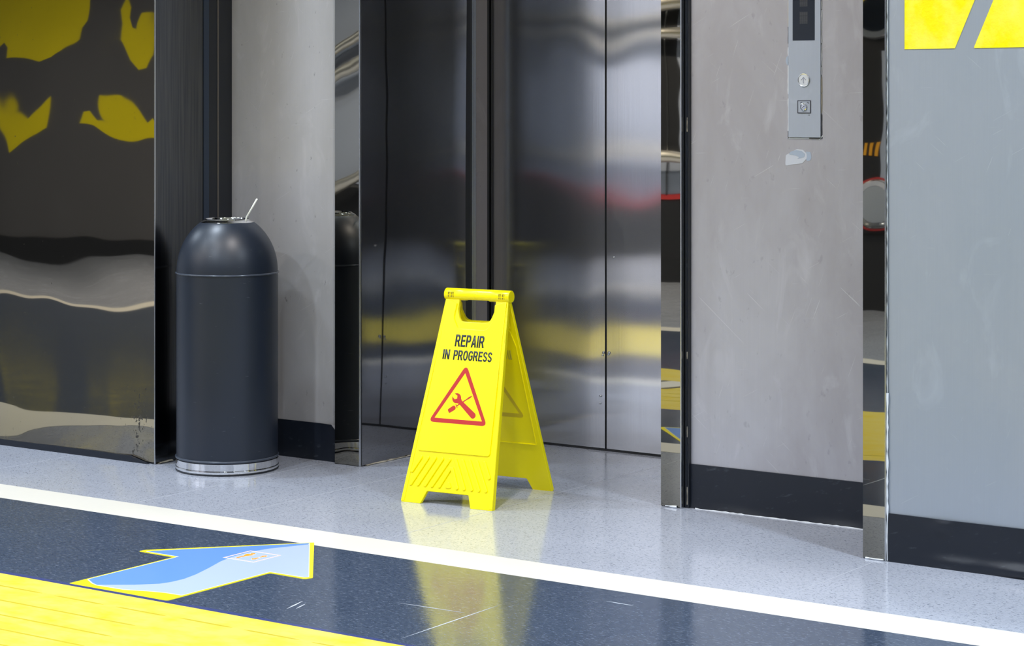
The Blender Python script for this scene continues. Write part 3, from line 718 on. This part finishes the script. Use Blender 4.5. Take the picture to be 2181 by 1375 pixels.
# ------------------------------------------------------------ lift call plate
yp = 5.345
cp = tag(empty('call_plate', (-2.7415, yp, 1.0465)), 'tall steel lift call plate with a dark display, round button and key switch', 'call panel')
def cpm(o): o.matrix_parent_inverse = Matrix.Translation((2.7415, -yp, -1.0465)); return o
fpl = cpm(box('face_plate', -2.7905, -2.6925, yp-.0045, yp, 1.047, 1.75, M['plate_steel'], cp, .0008))
dsp = cpm(box('display_window', -2.7770, -2.7100, yp-.0052, yp-.003, 1.3112, 1.70, M['display_glass'], cp, .0004))
for z0 in (1.357, 1.404, 1.451):
    bm = bmesh.new()
    for i in range(8):
        for j in range(10):
            x = -2.7550 + i*.0030; z = z0 + j*.0033
            add_box(bm, x, x+.0022, yp-.0055, yp-.0050, z, z+.0025)
    tag(from_bm('dot_matrix', bm, M['matrix_grey'], dsp), kind='stuff')
def on_wall(o, x, z, y=yp-.0045): o.location = (x+2.7415, y-yp, z-1.0465); o.rotation_euler = (R(90), 0, 0); return o
bt = on_wall(lathe('call_button', [(0, .0022), (.0150, .0020), (.0155, .0010), (.0155, 0)], M['button_face'], cp, 48), -2.7430, 1.2035)
lathe('button_ring', [(.0155, .0), (.0155, .0026), (.0172, .0030), (.0185, .0018), (.0185, 0)], M['button_ring'], bt, 48)
ar = prism('up_arrow', [(-.008, 0), (0, .0085), (.008, 0), (.0065, -.0012), (.0011, .0045), (.0011, -.0095), (-.0011, -.0095), (-.0011, .0045), (-.0065, -.0012)], 'xy', .0021, .0025, M['bright_edge'], bt)
ks = cpm(box('key_switch', -2.7600, -2.7237, yp-.0056, yp-.003, 1.1145, 1.1462, M['plate_steel'], cp, .0004))
def frame_poly(x0, x1, z0, z1, w):
    return [(x0, x1, z0, z0+w), (x0, x1, z1-w, z1), (x0, x0+w, z0+w, z1-w), (x1-w, x1, z0+w, z1-w)]
bm = bmesh.new()
for a in frame_poly(-2.7620, -2.7217, 1.1127, 1.1480, .0021): add_box(bm, a[0], a[1], yp-.0060, yp-.003, a[2], a[3])
cpm(from_bm('switch_frame', bm, M['ink'], cp))
kc = on_wall(lathe('key_cylinder', [(0, .0030), (.0048, .0030), (.0055, .0022), (.0072, .0022), (.0085, .0035), (.0098, .0030), (.0104, .0008), (.0104, 0)], M['chrome'], cp, 40), -2.7425, 1.1300, yp-.0056)
prism('keyhole', rounded([(-.0034, -.0022), (-.0022, -.0034), (.0034, .0022), (.0022, .0034)], .0008), 'xy', .0029, .0034, M['gap_black'], kc)
for x, z, w in ((-2.7545, 1.1405, .0045), (-2.7505, 1.1422, .003), (-2.7330, 1.1422, .0045), (-2.7305, 1.1395, .004)):
    cpm(box('printed_mark', x, x+w, yp-.0059, yp-.0050, z, z+.0016, M['ink'], cp))
on_wall(lathe('screw_hole', [(0, .0004), (.0012, .0004), (.0012, 0)], M['gap_black'], cp, 12), -2.7272, 1.1078)
# uneven sealant round the plate; ink lengths are edge shadow put in as colour
for x in (-2.7925, -2.6905):
    z = 1.043
    while z < 1.72:
        L = random.uniform(.02, .09); m_ = M[random.choice(['caulk', 'ink', 'caulk', 'caulk_tan'])]
        cpm(caulk_line('sealant_bead', [(x, yp-.0005, z), (x, yp-.0005, min(1.74, z+L))], .0016, m_, cp)); z += L + random.uniform(0, .012)
cpm(caulk_line('sealant_bead', [(-2.795, yp-.0005, 1.0445), (-2.728, yp-.0005, 1.0445)], .0016, M['caulk'], cp))
cpm(box('bottom_gap', -2.728, -2.694, yp-.003, yp, 1.0440, 1.0462, M['gap_black'], cp))
cpm(caulk_line('sealant_bead', [(-2.699, yp-.0005, 1.041), (-2.688, yp-.0005, 1.052)], .002, M['caulk'], cp))
bm = bmesh.new()
pts = [(-2.7935+.0095*math.cos(a)*-1 - .001, 1.257 + .0125*math.sin(a)) for a in [R(-90+180*i/10) for i in range(11)]]
pts = [(-2.7925-.0070*math.cos(R(-90+18*i)), 1.257 + .0125*math.sin(R(-90+18*i))) for i in range(11)]
cpm(prism('loose_tab', pts, 'xz', yp-.002, yp, M['patch_blue'], cp))

pa = tag(empty('glue_patch', (-2.770, yp, .994)), 'whitish torn adhesive patch on the grey panel just below the call plate', 'sticker residue')
def ell(cx, cz, rx, rz, n=22, j=.12, seed=1):
    rnd = random.Random(seed); return [(cx + rx*math.cos(2*math.pi*i/n)*(1+rnd.uniform(-j, j)), cz + rz*math.sin(2*math.pi*i/n)*(1+rnd.uniform(-j, j))) for i in range(n)]
prism('white_residue', rounded([(-.032, -.026), (-.008, -.021), (.020, -.018), (.034, -.004), (.034, .008), (.022, .019), (.004, .021), (-.010, .014), (-.030, .004)], .006), 'xz', -.0006, 0, M['patch_white'], pa)
prism('blue_residue', rounded([(-.022, .006), (-.002, .004), (.012, -.001), (.004, -.006), (.026, -.001), (.029, .008), (.018, .016), (.002, .018), (-.014, .014)], .004), 'xz', -.0010, -.0004, M['patch_blue'], pa)
prism('blue_residue', ell(.038, .002, .010, .013, seed=4), 'xz', -.0004, 0, M['patch_blue'], pa)

# ------------------------------------------------------------ yellow decals on the right wall
sl = .44
dz = .62
tag(prism('wall_decal', [(-2.2917, 1.2749), (-2.1586, 1.2752), (-2.1586+sl*dz, 1.2752+dz), (-2.2917, 1.2752+dz)], 'xz', 5.0038, 5.005, M['decal_yellow']),
    'yellow wall decal with slanting right edge, next to the tall mirror strip', 'decal', 'yellow decals on the blue grey wall')
tag(prism('wall_decal', rounded([(-2.1098, 1.2752), (-1.70, 1.2770), (-1.70, 1.2752+dz), (-2.1098+sl*dz, 1.2752+dz)], [.003, 0, 0, 0]), 'xz', 5.0038, 5.005, M['decal_yellow']),
    'yellow wall decal with slanting left edge, cut off by the picture edge', 'decal', 'yellow decals on the blue grey wall')

# ------------------------------------------------------------ floor arrow
AX, AY = -3.667, 4.0
fa = tag(empty('floor_arrow', (AX, AY, 0)), 'blue arrow sticker with yellow border and lift pictogram on the dark floor band', 'floor sticker')
def fl(o): o.matrix_parent_inverse = Matrix.Translation((-AX, -AY, 0)); return o
fl(prism('border', rounded([(-3.6555, 4.3600), (-3.388, 4.036), (-3.396, 4.0155), (-3.508, 4.018), (-3.508, 3.662), (-3.826, 3.660), (-3.829, 4.0185), (-3.952, 4.021), (-3.950, 4.040)], [.004, .006, .008, .008, .010, .004, .008, .006, .004]), 'xy', .0006, .0014, M['arrow_yellow'], fa))
inner = rounded([(-3.6590, 4.3465), (-3.4005, 4.0370), (-3.4085, 4.0265), (-3.5155, 4.0260), (-3.5165, 3.7180), (-3.568, 3.716), (-3.613, 3.705), (-3.671, 3.684), (-3.756, 3.681), (-3.782, 3.690), (-3.8210, 3.714), (-3.8225, 4.0270), (-3.9380, 4.0285)], [.002, .005, .006, .006, .003, .01, .01, .01, .01, .01, .008, .006, .004])
fl(prism('white_outline', inner, 'xy', .0012, .0017, M['arrow_white'], fa))
blue = [(-3.6590, 4.3440), (-3.9330, 4.0310), (-3.8195, 4.0300), (-3.8180, 3.7160), (-3.780, 3.693), (-3.756, 3.684), (-3.684, 3.735), (-3.644, 3.776), (-3.634, 3.807), (-3.632, 3.848), (-3.643, 3.902), (-3.666, 3.970), (-3.695, 4.046), (-3.709, 4.107), (-3.711, 4.178), (-3.698, 4.233), (-3.650, 4.329)]
fl(prism('blue_field', blue, 'xy', .0014, .0020, M['arrow_blue'], fa))
pale = [(-3.756, 3.684)] + [(-3.671, 3.687), (-3.613, 3.708), (-3.568, 3.7195), (-3.5190, 3.7215), (-3.5180, 4.0285), (-3.4100, 4.0295), (-3.4035, 4.0375), (-3.6480, 4.3300)] + blue[:5:-1]
fl(prism('pale_field', pale, 'xy', .0014, .0020, M['arrow_pale'], fa))
bm = bmesh.new(); 
for a in frame_poly(-3.7215, -3.6175, 4.0825, 4.1875, .0065): add_box(bm, a[0], a[1], a[2], a[3], .0016, .0022)
fl(from_bm('pictogram_halo', bm, M['arrow_white'], fa))
bm = bmesh.new()
for a in frame_poly(-3.7200, -3.6190, 4.0840, 4.1860, .0028): add_box(bm, a[0], a[1], a[2], a[3], .0018, .0024)
fl(from_bm('pictogram_frame', bm, M['picto_pink'], fa))
for dz_, gr, m_ in ((.0021, .0022, 'arrow_white'), (.0026, 0, 'picto_orange')):
    pm = [(-.0035-gr, -gr), (-.0035-gr, .030), (-.011-gr, .046+gr), (-.010-gr, .052+gr), (.010+gr, .052+gr), (.011+gr, .046+gr), (.0035+gr, .030), (.0035+gr, -gr), (.0008, -gr), (.0008, .024), (-.0008, .024), (-.0008, -gr)]
    fl(prism('person_symbol', [(-3.689+a, 4.099+c) for a, c in pm], 'xy', dz_-.0003, dz_, M[m_], fa))
    fl(prism('person_symbol', ell(-3.689, 4.160, .0062+gr, .0062+gr, 16, 0), 'xy', dz_-.0003, dz_, M[m_], fa))
    for cy, sg in ((4.150, 1), (4.119, -1)):
        a_ = [(-.0028-gr, -.013-gr), (.0028+gr, -.013-gr), (.0028+gr, .002), (.0085+gr*1.5, .002-gr), (0, .013+gr*1.5), (-.0085-gr*1.5, .002-gr), (-.0028-gr, .002)]
        fl(prism('arrow_symbol', [(-3.6455+a, cy + sg*c) for a, c in a_], 'xy', dz_-.0003, dz_, M[m_], fa))
